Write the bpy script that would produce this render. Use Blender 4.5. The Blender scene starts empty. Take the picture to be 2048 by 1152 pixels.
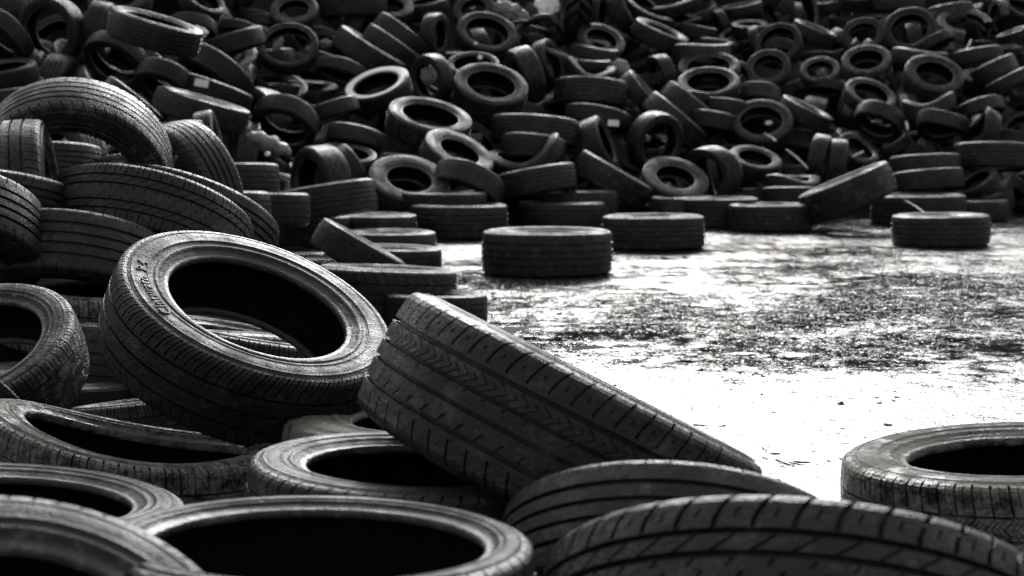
import bpy, math, random
import numpy as np
from mathutils import Vector, Matrix

random.seed(11)
rng = np.random.default_rng(5)
scene = bpy.context.scene
COL = scene.collection
PI = math.pi
F, CX, CY, HZ, CAMH = 2900.0, 1024.0, 576.0, 275.0, 0.73
PITCH = math.atan((CY - HZ) / F)
FWD = Vector((0, math.cos(PITCH), -math.sin(PITCH)))
UP = Vector((0, math.sin(PITCH), math.cos(PITCH)))
RIGHT = Vector((1, 0, 0))
EYE = Vector((0, 0, CAMH))

# ------------------------------------------------------------------ camera
cam = bpy.data.cameras.new('camera')
camo = bpy.data.objects.new('camera', cam)
COL.objects.link(camo)
camo.location = EYE
camo.rotation_euler = (PI / 2 - PITCH, 0, 0)
cam.sensor_width = 36
cam.lens = 36 * F / 2048
cam.clip_start = 0.05
cam.clip_end = 600
cam.dof.use_dof = True
cam.dof.focus_distance = 3.25
cam.dof.aperture_fstop = 5.6
scene.camera = camo

# ------------------------------------------------------------------ light
SUN_EL, SUN_ROT = math.radians(30), math.radians(4)
world = bpy.data.worlds.new('World')
scene.world = world
world.use_nodes = True
nt = world.node_tree
nt.nodes.clear()
sky = nt.nodes.new('ShaderNodeTexSky')
sky.sky_type = 'NISHITA'
sky.sun_disc = False
sky.sun_elevation = SUN_EL
sky.sun_rotation = SUN_ROT
sky.air_density = 1.0
sky.dust_density = 6.0
sky.ozone_density = 1.0
hsv = nt.nodes.new('ShaderNodeHueSaturation')
hsv.inputs['Saturation'].default_value = 0.07
bg = nt.nodes.new('ShaderNodeBackground')
bg.inputs['Strength'].default_value = 0.15
wo = nt.nodes.new('ShaderNodeOutputWorld')
nt.links.new(sky.outputs[0], hsv.inputs['Color'])
nt.links.new(hsv.outputs[0], bg.inputs[0])
nt.links.new(bg.outputs[0], wo.inputs[0])
sun = bpy.data.lights.new('sun', 'SUN')
sun.energy = 1.5
sun.angle = math.radians(22)
sun.color = (1.0, 0.97, 0.93)
suno = bpy.data.objects.new('sun', sun)
COL.objects.link(suno)
# direction towards the sun: rotation 0 is +Y, turning clockwise seen from above
sd = Vector((math.sin(SUN_ROT) * math.cos(SUN_EL), math.cos(SUN_ROT) * math.cos(SUN_EL), math.sin(SUN_EL)))
suno.rotation_euler = sd.to_track_quat('Z', 'Y').to_euler()
suno.location = (3, 10, 12)
vs = scene.view_settings
vs.view_transform = 'Standard'
vs.look = 'None'
vs.gamma = 1.0
vs.exposure = 0.8
scene.cycles.max_bounces = 5
scene.cycles.diffuse_bounces = 2
scene.cycles.glossy_bounces = 3
scene.cycles.use_denoising = True
scene.cycles.denoising_prefilter = 'NONE'
scene.cycles.denoising_input_passes = 'RGB_ALBEDO'
scene.cycles.use_adaptive_sampling = False


# ------------------------------------------------------------------ materials
class NT:
    def __init__(s, name):
        s.m = bpy.data.materials.new(name)
        s.m.use_nodes = True
        s.t = s.m.node_tree
        s.t.nodes.clear()
        s.out = s.t.nodes.new('ShaderNodeOutputMaterial')

    def n(s, typ, **kw):
        nd = s.t.nodes.new(typ)
        for k, v in kw.items():
            if hasattr(nd, k) and k not in nd.inputs:
                setattr(nd, k, v)
            else:
                nd.inputs[k].default_value = v
        return nd

    def l(s, a, b):
        s.t.links.new(a, b)

    def math(s, op, a, b=None, clamp=False):
        nd = s.t.nodes.new('ShaderNodeMath')
        nd.operation = op
        nd.use_clamp = clamp
        for i, x in enumerate((a, b)):
            if x is None:
                continue
            if isinstance(x, (int, float)):
                nd.inputs[i].default_value = x
            else:
                s.l(x, nd.inputs[i])
        return nd.outputs[0]

    def ramp(s, x, lo, hi, a=0.0, b=1.0):
        nd = s.t.nodes.new('ShaderNodeMapRange')
        nd.clamp = True
        nd.interpolation_type = 'SMOOTHSTEP'
        for k, v in (('From Min', lo), ('From Max', hi), ('To Min', a), ('To Max', b)):
            if isinstance(v, (int, float)):
                nd.inputs[k].default_value = v
            else:
                s.l(v, nd.inputs[k])
        s.l(x, nd.inputs['Value'])
        return nd.outputs[0]

    def noise(s, vec, scale, detail=3, rough=0.55):
        nd = s.n('ShaderNodeTexNoise', Scale=scale, Detail=detail, Roughness=rough)
        s.l(vec, nd.inputs['Vector'])
        return nd.outputs['Fac']

    def mix(s, fac, a, b):
        nd = s.t.nodes.new('ShaderNodeMix')
        nd.data_type = 'RGBA'
        if isinstance(fac, (int, float)):
            nd.inputs[0].default_value = fac
        else:
            s.l(fac, nd.inputs[0])
        for i, x in ((6, a), (7, b)):
            if isinstance(x, tuple):
                nd.inputs[i].default_value = (*x, 1)
            else:
                s.l(x, nd.inputs[i])
        return nd.outputs[2]

    def bump(s, h, strength, dist, normal=None):
        nd = s.n('ShaderNodeBump', Strength=strength, Distance=dist)
        s.l(h, nd.inputs['Height'])
        if normal is not None:
            s.l(normal, nd.inputs['Normal'])
        return nd.outputs[0]


def rubber(name, lo, hi, rough, spec=0.5, radial=False, mudk=1.0, matt=0.10):
    """Rubber. The object colour carries (seed, wear, mud, white band) of its tyre."""
    T = NT(name)
    tc = T.n('ShaderNodeTexCoord')
    oi = T.n('ShaderNodeObjectInfo')
    sep = T.n('ShaderNodeSeparateColor')
    T.l(oi.outputs['Color'], sep.inputs[0])
    seed, wear, mud = sep.outputs[0], T.math('MULTIPLY', sep.outputs[1], mudk), T.math('MULTIPLY', sep.outputs[2], mudk)
    off = T.n('ShaderNodeVectorMath', operation='ADD')
    T.l(tc.outputs['Object'], off.inputs[0])
    cmb = T.n('ShaderNodeCombineXYZ')
    T.l(T.math('MULTIPLY', seed, 37.0), cmb.inputs[0])
    T.l(T.math('MULTIPLY', seed, -23.0), cmb.inputs[1])
    T.l(T.math('MULTIPLY', seed, 61.0), cmb.inputs[2])
    T.l(cmb.outputs[0], off.inputs[1])
    V = off.outputs[0]
    n1 = T.noise(V, 2.2, 5, 0.65)
    n2 = T.noise(V, 9.0, 5, 0.7)
    n3 = T.noise(V, 60.0, 3, 0.7)
    big = T.math('ADD', T.math('MULTIPLY', n1, 0.6), T.math('MULTIPLY', n2, 0.4))
    dusty = T.ramp(big, 0.36, 0.66)
    fac = T.math('ADD', T.math('MULTIPLY', dusty, 0.55), T.math('MULTIPLY', wear, 0.7), True)
    base = T.mix(fac, lo, hi)
    base = T.mix(T.math('MULTIPLY', T.ramp(n3, 0.4, 0.75), 0.35), base, tuple(c * 1.8 for c in hi))
    scuff = T.math('MULTIPLY', T.ramp(T.noise(V, 6.0, 7, 0.78), 0.50, 0.66), T.math('ADD', T.math('MULTIPLY', wear, 1.5), 0.2), True)
    base = T.mix(scuff, base, tuple(c * 3.2 for c in hi))
    # dried mud in patches
    mn = T.math('ADD', T.math('MULTIPLY', n2, 0.55), T.math('MULTIPLY', n1, 0.45))
    thr = T.math('SUBTRACT', 0.80, T.math('MULTIPLY', mud, 0.46))
    mk = T.ramp(mn, thr, T.math('ADD', thr, 0.10))
    mk = T.math('MULTIPLY', mk, T.ramp(n3, 0.25, 0.6, 0.55, 1.0))
    mudc = T.mix(n3, (0.075, 0.07, 0.06), (0.24, 0.23, 0.205))
    col = T.mix(mk, base, mudc)
    if radial:   # white wall band (only where the tyre has one)
        sx = T.n('ShaderNodeSeparateXYZ')
        T.l(tc.outputs['Object'], sx.inputs[0])
        rr = T.math('SQRT', T.math('ADD', T.math('POWER', sx.outputs[0], 2.0), T.math('POWER', sx.outputs[1], 2.0)))
        band = T.math('MULTIPLY', T.ramp(rr, 0.70, 0.715), T.ramp(rr, 0.905, 0.89))
        band = T.math('MULTIPLY', band, oi.outputs['Alpha'])
        col = T.mix(band, col, (0.93, 0.94, 0.94))
    p = T.n('ShaderNodeBsdfPrincipled')
    p.inputs['Specular IOR Level'].default_value = spec
    T.l(col, p.inputs['Base Color'])
    wet = T.ramp(n1, 0.35, 0.65)
    rg = T.math('ADD', T.math('MULTIPLY', wet, 0.22), rough - 0.13)
    rg = T.math('ADD', rg, T.math('MULTIPLY', T.math('MAXIMUM', mk, T.math('MULTIPLY', n3, 0.3)), 0.3), True)
    T.l(rg, p.inputs['Roughness'])
    nb = T.bump(n3, 0.35, 0.010)
    nb = T.bump(n2, 0.30, 0.020, nb)
    nb = T.bump(mk, 0.5, 0.008, nb)
    T.l(nb, p.inputs['Normal'])
    df = T.n('ShaderNodeBsdfDiffuse', Roughness=0.8)      # the dull, dusty share of the skin
    T.l(col, df.inputs['Color'])
    T.l(nb, df.inputs['Normal'])
    ms = T.n('ShaderNodeMixShader')
    T.l(T.math('ADD', T.math('MULTIPLY', T.math('MAXIMUM', dusty, mk), 0.35), matt, True), ms.inputs[0])
    T.l(p.outputs[0], ms.inputs[1])
    T.l(df.outputs[0], ms.inputs[2])
    T.l(ms.outputs[0], T.out.inputs[0])
    return T.m


M_TREAD = rubber('tread_rubber', (0.0025, 0.0025, 0.003), (0.018, 0.0185, 0.020), 0.33, 0.32)
M_SIDE = rubber('sidewall_rubber', (0.003, 0.003, 0.0035), (0.020, 0.0205, 0.022), 0.36, 0.32, True, 1.0, 0.38)
M_BEAD = rubber('bead_rubber', (0.010, 0.010, 0.011), (0.04, 0.041, 0.043), 0.30)
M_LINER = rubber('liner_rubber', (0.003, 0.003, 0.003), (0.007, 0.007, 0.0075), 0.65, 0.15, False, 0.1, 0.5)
M_LETTER = rubber('lettering_rubber', (0.03, 0.03, 0.03), (0.09, 0.092, 0.095), 0.5)


def plain(name, c, rough=0.6, spec=0.4, var=0.4, scale=12, trans=0.0):
    T = NT(name)
    tc = T.n('ShaderNodeTexCoord')
    n1 = T.noise(tc.outputs['Object'], scale, 5, 0.65)
    col = T.mix(T.ramp(n1, 0.3, 0.7), tuple(x * (1 - var) for x in c), c)
    p = T.n('ShaderNodeBsdfPrincipled')
    p.inputs['Specular IOR Level'].default_value = spec
    p.inputs['Roughness'].default_value = rough
    T.l(col, p.inputs['Base Color'])
    T.l(T.bump(n1, 0.4, 0.01), p.inputs['Normal'])
    T.l(p.outputs[0], T.out.inputs[0])
    return T.m


M_SACK = plain('woven_plastic', (0.17, 0.18, 0.175), 0.45, 0.5, 0.35, 9)
M_WHITE = plain('white_plastic_and_glare', (0.82, 0.83, 0.82), 0.4, 0.5, 0.08)  # white of plastic and paper, reused for the sky gap and glints
M_STICK = plain('bleached_wood', (0.22, 0.215, 0.205), 0.7, 0.3, 0.5, 30)
M_HOSE = plain('hose_rubber', (0.012, 0.012, 0.013), 0.4, 0.5, 0.4)
M_FOAM = plain('yellowed_foam', (0.24, 0.235, 0.205), 0.8, 0.2, 0.3)
M_DEB = plain('wet_litter', (0.012, 0.011, 0.010), 0.5, 0.4, 0.5, 40)
M_STONE = plain('wet_stone', (0.035, 0.035, 0.034), 0.38, 0.5, 0.7, 60)
M_GAP = plain('gap_black', (0.007, 0.007, 0.007), 0.9, 0.1, 0.6, 3)  # near black painted for the deep shade between tyres


def ground_material():
    T = NT('wet_concrete')
    tc = T.n('ShaderNodeTexCoord')
    V = tc.outputs['Object']
    sp = T.n('ShaderNodeSeparateXYZ')
    T.l(V, sp.inputs[0])
    big = T.noise(V, 0.40, 3, 0.55)
    mid = T.noise(V, 2.3, 4, 0.6)
    fine = T.noise(V, 11.0, 4, 0.7)
    grit = T.noise(V, 70.0, 4, 0.85)
    # a film of water, deepest near the camera, broken by grit standing out of it
    lvl = T.math('ADD', T.math('ADD', T.math('MULTIPLY', big, 0.24), T.math('MULTIPLY', mid, 0.18)),
                 T.math('ADD', T.math('MULTIPLY', fine, 0.26), T.math('MULTIPLY', grit, 0.32)))
    # more film towards the camera, less across the middle and at the far end
    Y = sp.outputs[1]
    lvl = T.math('ADD', lvl, T.ramp(Y, 4.9, 3.5, 0.0, 0.078))
    lvl = T.math('SUBTRACT', lvl, T.math('MULTIPLY', T.ramp(Y, 4.2, 5.2), T.ramp(Y, 9.6, 6.6, 0.0, 0.022)))
    lvl = T.math('SUBTRACT', lvl, T.ramp(Y, 10.0, 11.5, 0.0, 0.03))
    film = T.ramp(lvl, 0.474, 0.504)
    p = T.n('ShaderNodeBsdfPrincipled')
    p.inputs['Base Color'].default_value = (0.03, 0.03, 0.03, 1)
    p.inputs['Specular IOR Level'].default_value = 1.0
    p.inputs['Roughness'].default_value = 0.11
    nb = T.bump(T.math('ADD', T.math('MULTIPLY', grit, 0.2), fine), 1.0, 0.015)
    nb = T.bump(mid, 1.0, 0.03, nb)
    T.l(nb, p.inputs['Normal'])
    df = T.n('ShaderNodeBsdfDiffuse')
    T.l(T.mix(T.ramp(fine, 0.3, 0.7), (0.008, 0.008, 0.008), (0.035, 0.035, 0.034)), df.inputs['Color'])
    T.l(T.bump(grit, 1.0, 0.02), df.inputs['Normal'])
    ms = T.n('ShaderNodeMixShader')
    T.l(film, ms.inputs[0])
    T.l(df.outputs[0], ms.inputs[1])
    T.l(p.outputs[0], ms.inputs[2])
    T.l(ms.outputs[0], T.out.inputs[0])
    return T.m


M_GROUND = ground_material()


# ------------------------------------------------------------------ mesh helpers
def mesh_from(name, V, Fq, mat, smooth=True):
    me = bpy.data.meshes.new(name)
    V = np.asarray(V, dtype=np.float32)
    Fq = np.asarray(Fq, dtype=np.int32)
    me.vertices.add(len(V))
    me.vertices.foreach_set('co', V.ravel())
    k = Fq.shape[1]
    me.loops.add(Fq.size)
    me.loops.foreach_set('vertex_index', Fq.ravel())
    me.polygons.add(len(Fq))
    me.polygons.foreach_set('loop_start', np.arange(0, Fq.size, k, dtype=np.int32))
    me.polygons.foreach_set('loop_total', np.full(len(Fq), k, dtype=np.int32))
    me.polygons.foreach_set('use_smooth', np.full(len(Fq), smooth, dtype=bool))
    me.materials.append(mat)
    me.update(calc_edges=True)
    return me


def grid_faces(nr, nc, wrap, flip=False):
    c = np.arange(nc if wrap else nc - 1)
    r = np.arange(nr - 1)
    R, C = np.meshgrid(r, c, indexing='ij')
    C2 = (C + 1) % nc
    q = np.stack([R * nc + C, R * nc + C2, (R + 1) * nc + C2, (R + 1) * nc + C], -1).reshape(-1, 4)
    return q[:, ::-1] if flip else q


def warp(V, kind, H):
    """Bend a limp tyre out of round (unit radius, axis z)."""
    if not kind:
        return V
    x, y, z = V[:, 0], V[:, 1], V[:, 2]
    ph = np.arctan2(y, x)
    r = np.hypot(x, y)
    if kind == 'saddle':
        z = z + 0.20 * np.cos(2 * ph) * r
        r = r * (1 + 0.05 * np.cos(2 * ph))
    elif kind == 'droop':
        z = z - 0.34 * np.clip(np.cos(ph - 0.6), 0, 1) ** 2 * r
        r = r * (1 - 0.10 * np.clip(np.cos(ph - 0.6), 0, 1) ** 2 + 0.03 * np.sin(3 * ph))
    elif kind == 'pinch':        # squashed to a drop shape, one end drawn out
        y2 = r * np.sin(ph) * (0.86 - 0.20 * np.cos(ph))
        x2 = r * np.cos(ph) * 1.08
        z = z + 0.06 * np.cos(2 * ph) - 0.05 * np.cos(ph)
        return np.stack([x2, y2, z], -1)
    elif kind == 'lumpy':
        r = r * (1 + 0.04 * np.sin(3 * ph + 1))
        z = z + 0.07 * np.sin(2 * ph + 0.7) * r
    elif kind == 'dent':         # front wall pressed in
        k = np.exp(-((ph + PI / 2 + 0.75) / 0.35) ** 2)
        z = z - 0.05 * k * np.clip((z / H + 1) / 2, 0, 1)
        r = r * (1 + 0.02 * k)
    return np.stack([r * np.cos(ph), r * np.sin(ph), z], -1)


def revolve(prof, seg, arc, kind, H):
    prof = np.array(prof, float)
    wrap = arc >= 359.9
    ph = np.linspace(0, math.radians(arc), seg, endpoint=not wrap)
    Rr = prof[:, 0][:, None] * np.ones(seg)[None]
    Z = prof[:, 1][:, None] * np.ones(seg)[None]
    V = np.stack([Rr * np.cos(ph), Rr * np.sin(ph), Z], -1).reshape(-1, 3)
    return warp(V, kind, H), grid_faces(len(prof), seg, wrap)


def tread_prof(s, H):
    a = np.abs(s)
    tw = 0.77 * H
    k = np.clip((a - 1) / 0.25, 0, 1) * PI / 2
    z = np.where(a <= 1, tw * a, tw + (0.94 * H - tw) * np.sin(k))
    r = np.where(a <= 1, 1 - 0.016 * a ** 2.4, 0.984 - 0.054 * (1 - np.cos(k)))
    return r, np.sign(s) * z


# a pattern: pitch count and ribs (s0, s1, [lateral grooves (phase, width, depth, t0, t1)], shear function of t)
lin = lambda a: (lambda t: a * t)
zig = lambda a: (lambda t: a * (1 - abs(2 * t - 1)))
bow = lambda a: (lambda t: a * (t ** 2))
ibow = lambda a: (lambda t: a * ((1 - t) ** 2))
PATTERNS = {
    'rib': (56, .032, [
        (-1.25, -.62, [(.2, .10, .022, 0, .62)], ibow(.5)),
        (-.52, -.23, [(.3, .035, .012, 0, .3)], lin(.3)),
        (-.13, .15, [], lin(.2)),
        (.25, .53, [(.6, .035, .012, .7, 1)], lin(.3)),
        (.63, 1.25, [(.2, .10, .022, .38, 1)], bow(.5))]),
    'plain_rib': (48, .028, [
        (-1.25, -.67, [(.2, .05, .010, 0, .45)], lin(.1)),
        (-.56, -.25, [], lin(0)), (-.15, .15, [], lin(0)), (.25, .56, [], lin(0)),
        (.67, 1.25, [(.2, .05, .010, .55, 1)], lin(.1))]),
    'chevron': (58, .036, [
        (-1.25, -.66, [(.1, .10, .024, 0, .80), (.6, .04, .01, .2, .40)], ibow(.55)),
        (-.58, -.22, [(.2, .10, .018, 0, .45)], lin(.55)),
        (-.15, .14, [(.4, .07, .014, .72, 1)], lin(.5)),
        (.21, .54, [(.10, .08, .014, .0, .9), (.55, .08, .012, .0, .7)], zig(.55)),
        (.62, 1.25, [(.1, .10, .024, .12, 1), (.58, .08, .012, .42, .52)], bow(.60))]),
    'touring': (46, .034, [
        (-1.25, -.64, [(.1, .13, .026, 0, .95)], ibow(.7)),
        (-.53, -.18, [(.1, .10, .020, 0, 1), (.6, .05, .012, 0, .5)], lin(.5)),
        (-.08, .22, [(.3, .09, .016, .6, 1), (.8, .09, .016, 0, .35)], lin(.4)),
        (.32, .56, [(.1, .12, .022, 0, 1)], lin(.6)),
        (.65, 1.25, [(.1, .14, .028, .05, 1), (.6, .05, .012, .3, .55)], bow(.6))]),
    'sipe': (82, .030, [
        (-1.25, -.62, [(.2, .09, .020, 0, .85), (.65, .07, .014, 0, .5)], ibow(.9)),
        (-.55, -.07, [], lin(0)), (.01, .47, [], lin(0)),
        (.55, 1.25, [(.15, .14, .024, .06, .9), (.62, .07, .016, .42, 1)], bow(1.1))]),
    'diag': (58, .028, [
        (-1.25, -.72, [(.1, .09, .024, 0, 1), (.55, .05, .014, .2, .7)], lin(.1)),
        (-.65, -.38, [(.1, .09, .022, 0, 1)], lin(1.0)),
        (-.32, .29, [(.3, .08, .018, 0, .22), (.8, .08, .018, .78, 1), (.55, .06, .014, .46, .56)], lin(.4)),
        (.36, .65, [(.1, .09, .022, 0, 1)], lin(1.0)),
        (.72, 1.25, [(.1, .09, .024, 0, 1), (.55, .05, .014, .3, .8)], lin(.1))]),
    'block': (44, .032, [
        (-1.25, -.50, [(.1, .08, .024, 0, 1)], lin(.8)),
        (-.43, .0, [(.1, .07, .020, 0, 1), (.6, .03, .01, .2, .8)], lin(-.7)),
        (.06, .50, [(.1, .07, .020, 0, 1), (.6, .03, .01, .2, .8)], lin(.7)),
        (.57, 1.25, [(.1, .08, .024, 0, 1)], lin(-.8))]),
    'winter': (66, .030, [
        (-1.25, -.58, [(.1, .12, .022, 0, 1), (.6, .05, .012, .1, .7)], lin(.25)),
        (-.52, -.02, [(.1, .10, .016, 0, .8), (.45, .06, .012, .1, .9), (.75, .06, .012, 0, .9)], zig(.5)),
        (.04, .52, [(.1, .10, .016, .2, 1), (.45, .06, .012, .1, .9), (.75, .06, .012, 0, .9)], zig(-.5)),
        (.58, 1.25, [(.1, .12, .022, 0, 1), (.6, .05, .012, .3, .9)], lin(-.25))]),
    'bald': (40, .006, [
        (-1.25, -.30, [(.2, .05, .004, 0, .4)], lin(.1)), (-.24, .26, [], lin(0)), (.32, 1.25, [(.2, .05, .004, .6, 1)], lin(.1))]),
    'lug': (20, .10, [
        (-1.25, -.02, [(.1, .52, .11, 0, 1)], lin(1.0)),
        (.02, 1.25, [(.6, .52, .11, 0, 1)], lin(-1.0))]),
}


def tread_mesh(pat, H, lod, arc=360.0, kind=None):
    npitch, gd, ribs = PATTERNS[pat]
    if arc < 359:
        npitch = max(8, int(npitch * arc / 360))
    if lod == 0 and pat != 'lug':
        npitch = max(14, int(npitch * 0.7 * (1 if arc > 359 else 1)))
    e = 0.014
    ph = {0.0}
    for _, _, lats, _ in ribs:
        for p, w, d, t0, t1 in lats:
            for q in (p - e, p + e, p + w - e, p + w + e):
                ph.add(round(q % 1.0, 4))
    if lod > 0:
        for q in np.arange(0, 1, 0.16):
            if min(abs(q - x) for x in ph) > 0.05:
                ph.add(round(float(q), 4))
    ph = np.array(sorted(ph))
    rows = []   # (s, extra depth, shear, lateral list active, rib index)
    ge = 0.010
    for i, (s0, s1, lats, sh) in enumerate(ribs):
        ts = {0.0, 1.0}
        nsub = 3 if lod == 0 else 6
        if s0 < -1 or s1 > 1:
            nsub += 3
        for k in range(1, nsub):
            ts.add(k / nsub)
        for p, w, d, t0, t1 in lats:
            for q in (t0 - .02, t0 + .02, t1 - .02, t1 + .02):
                if 0 < q < 1:
                    ts.add(q)
        if i > 0:
            rows.append((s0 - 0.0, gd, sh(0.0), [], i))
        for t in sorted(ts):
            act = [(p, w, d) for p, w, d, t0, t1 in lats if (t >= t0 or t0 <= 0) and (t <= t1 or t1 >= 1)]
            rows.append((s0 + (s1 - s0) * t + (ge if t == 0 and i > 0 else 0) - (ge if t == 1 and i < len(ribs) - 1 else 0), 0.0, sh(t), act, i))
        if i < len(ribs) - 1:
            rows.append((s1, gd, sh(1.0), [], i))
    S = np.array([r[0] for r in rows])
    R0, Z0 = tread_prof(S, H)
    nc = npitch * len(ph)
    base = (np.arange(npitch)[:, None] + ph[None]).ravel()
    D = np.zeros((len(rows), nc))
    A = np.zeros((len(rows), nc))
    phase = np.tile(ph, npitch)
    for i, (s, gdep, shv, act, _) in enumerate(rows):
        D[i] = gdep
        for p, w, d in act:
            inside = (phase > p) & (phase < p + w)
            D[i] = np.where(inside, np.maximum(D[i], d), D[i])
        A[i] = base + shv
    wrap = arc >= 359.9
    A = A / npitch * math.radians(arc)
    a = np.abs(S)[:, None]
    k = np.clip((a - 1) / 0.25, 0, 1) * PI / 2
    Rr = R0[:, None] - D * np.cos(k)
    Z = Z0[:, None] - np.sign(S)[:, None] * D * np.sin(k)
    V = np.stack([Rr * np.cos(A), Rr * np.sin(A), Z], -1).reshape(-1, 3)
    return warp(V, kind, H), grid_faces(len(rows), nc, wrap, True)


def side_profile(H, rb, fancy):
    q = rb + 0.045
    pts = [(1, .940), (.955, .955), (.93, .966), (.90, .974)]
    if fancy:
        pts += [(.893, .986), (.872, .988), (.865, .976)]
    pts += [(.80, .992), (.70, 1.0), (.58, .996), (.46, .978)]
    if fancy:
        pts += [(.45, .990), (.43, .990), (.42, .974)]
    pts += [(.34, .955), (.275, .938), (.26, .958), (.20, .962), (.15, .945), (.12, .915), (.06, .895), (0, .875)]
    return [(q + t * (0.93 - q), z * H) for t, z in pts]


def bead_profile(H, rb):
    return [(rb + .045, .875 * H), (rb + .034, .842 * H), (rb + .026, .836 * H), (rb + .014, .834 * H), (rb + .005, .815 * H),
            (rb, .775 * H), (rb + .002, .70 * H), (rb + .012, .645 * H), (rb + .03, .655 * H), (rb + .07, .72 * H)]


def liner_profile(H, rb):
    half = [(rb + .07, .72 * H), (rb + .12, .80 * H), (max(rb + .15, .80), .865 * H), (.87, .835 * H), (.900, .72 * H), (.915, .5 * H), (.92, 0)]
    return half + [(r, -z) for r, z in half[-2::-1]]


MESHES = {}


def part_mesh(part, pat, H, rb, lod, arc, kind):
    key = (part, pat if part == 'tread' else '', H, rb, lod, arc, kind)
    if key in MESHES:
        return MESHES[key]
    seg = (48, 112, 288)[lod]
    if arc < 359:
        seg = int(seg * arc / 360) + 2
    if part == 'tread':
        V, Q = tread_mesh(pat, H, lod, arc, kind)
        me = mesh_from('tread', V, Q, M_TREAD, False)
    else:
        if part in ('sidewall', 'sidewall_back'):
            pr, m = side_profile(H, rb, lod > 0), M_SIDE
        elif part in ('bead', 'bead_back'):
            pr, m = bead_profile(H, rb), M_BEAD
        else:
            pr, m = liner_profile(H, rb), M_LINER
        if part.endswith('_back'):
            pr = [(r, -z) for r, z in pr]
        V, Q = revolve(pr, seg, arc, kind, H)
        if part.endswith('_back'):
            Q = Q[:, ::-1]
        if part == 'inner_lining':
            Q = Q[:, ::1]
        me = mesh_from(part.replace('_back', ''), V, Q, m, True)
    MESHES[key] = me
    return me


# ------------------------------------------------------------------ the heap's shape
BX = [-400, 0, 300, 450, 600, 750, 900, 1200, 1500, 2048, 2600]
BY = [8.0, 8.2, 8.4, 9.0, 9.9, 10.2, 10.4, 11.4, 12.3, 12.5, 12.7]
SLOPE = 0.39


def base_y(u):
    return float(np.interp(u, BX, BY))


def ray(u, v):
    return RIGHT * (u - CX) + UP * (CY - v) + FWD * F


def heap_depth(u, v):
    """Depth along the view axis at which a pixel's ray meets the heap's slope (or the low ground in front of it)."""
    d = ray(u, v)
    d = d / F
    b = base_y(u)
    den = SLOPE * d.y - d.z
    t = (CAMH + SLOPE * b - 0.12) / den if den > 0.05 else 40
    if d.z < 0:
        t = min(t, (CAMH - 0.12) / -d.z)
    return min(t, 24.0)


def heap_height(x, y):
    u = CX + F * x / max(y, 0.5)
    z = max(0.0, (y - base_y(u)) * SLOPE) - 0.42
    b = base_y(u)
    y0 = (CAMH + SLOPE * b - 0.12) / (SLOPE - 0.098) + 0.45      # past the last tyres one can see
    z = min(z + max(0.0, y - y0) * 1.3, 3.6)
    z = max(z, -0.06)
    d2 = ((x + 2.1) / 1.1) ** 2 + ((y - 5.2) / 1.0) ** 2
    z = max(z, 0.24 * math.exp(-d2) - 0.03) if d2 < 6 else z
    return z


# ------------------------------------------------------------------ tyres
def look_frame(u, v):
    vz = -ray(u, v).normalized()
    vx = (RIGHT - vz * RIGHT.dot(vz)).normalized()
    vy = vz.cross(vx)
    return vx, vy, vz


def parse_opts(s):
    o = {}
    for tok in s.split():
        k, val = tok.split('=')
        try:
            o[k] = float(val)
        except ValueError:
            o[k] = val
    return o


TYRES = []       # dicts in build order


def add_tyre(u, v, w, th, r, opts='', label='', landmark='', filler=False):
    o = parse_opts(opts) if isinstance(opts, str) else opts
    idx = len(TYRES)
    rnd = random.Random(idx * 7919 + 13)
    if 'd' in o:
        d = o['d']
        D = w * d / F
    elif 'g' in o:                       # resting flat on the ground
        k = -ray(u, v).z / F
        d = (CAMH + o.get('dip', 0.0)) / (k + o.get('H', 0.31) * w / (2 * F))
        D = w * d / F
        o.setdefault('H', 0.31)
    elif 'D' in o:
        D = o['D']
        d = F * D / w
    else:
        d = heap_depth(u, v) + o.get('dz', 0.0)
        D = w * d / F
        if D < 0.44:                     # the smallest car tyres
            d += min(0.9, F * 0.44 / w - d)
            D = w * d / F
    vx, vy, vz = look_frame(u, v)
    s = math.sqrt(max(0.0, 1 - r * r))
    a = (vx * math.cos(math.radians(th)) + vy * math.sin(math.radians(th))) * s + vz * r
    a.normalize()
    lx = (vx - a * vx.dot(a))
    if lx.length < 0.2:
        lx = vy - a * vy.dot(a)
    lx.normalize()
    spin = math.radians(o['spin']) if 'spin' in o else (0 if ('sx' in o or o.get('k')) else rnd.uniform(0, 2 * PI))
    lx = Matrix.Rotation(spin, 3, a) @ lx
    ly = a.cross(lx)
    pos = EYE + ray(u, v) / F * d
    rot = Matrix((lx, ly, a)).transposed()
    R = D / 2
    t = dict(u=u, v=v, w=w, th=th, r=r, d=d, D=D, o=o, pos=pos, rot=rot, R=R, label=label, landmark=landmark, rnd=rnd, filler=filler)
    TYRES.append(t)
    return t


FAR_PAT = ['rib', 'plain_rib', 'rib', 'winter', 'plain_rib', 'bald', 'rib', 'block']


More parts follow.
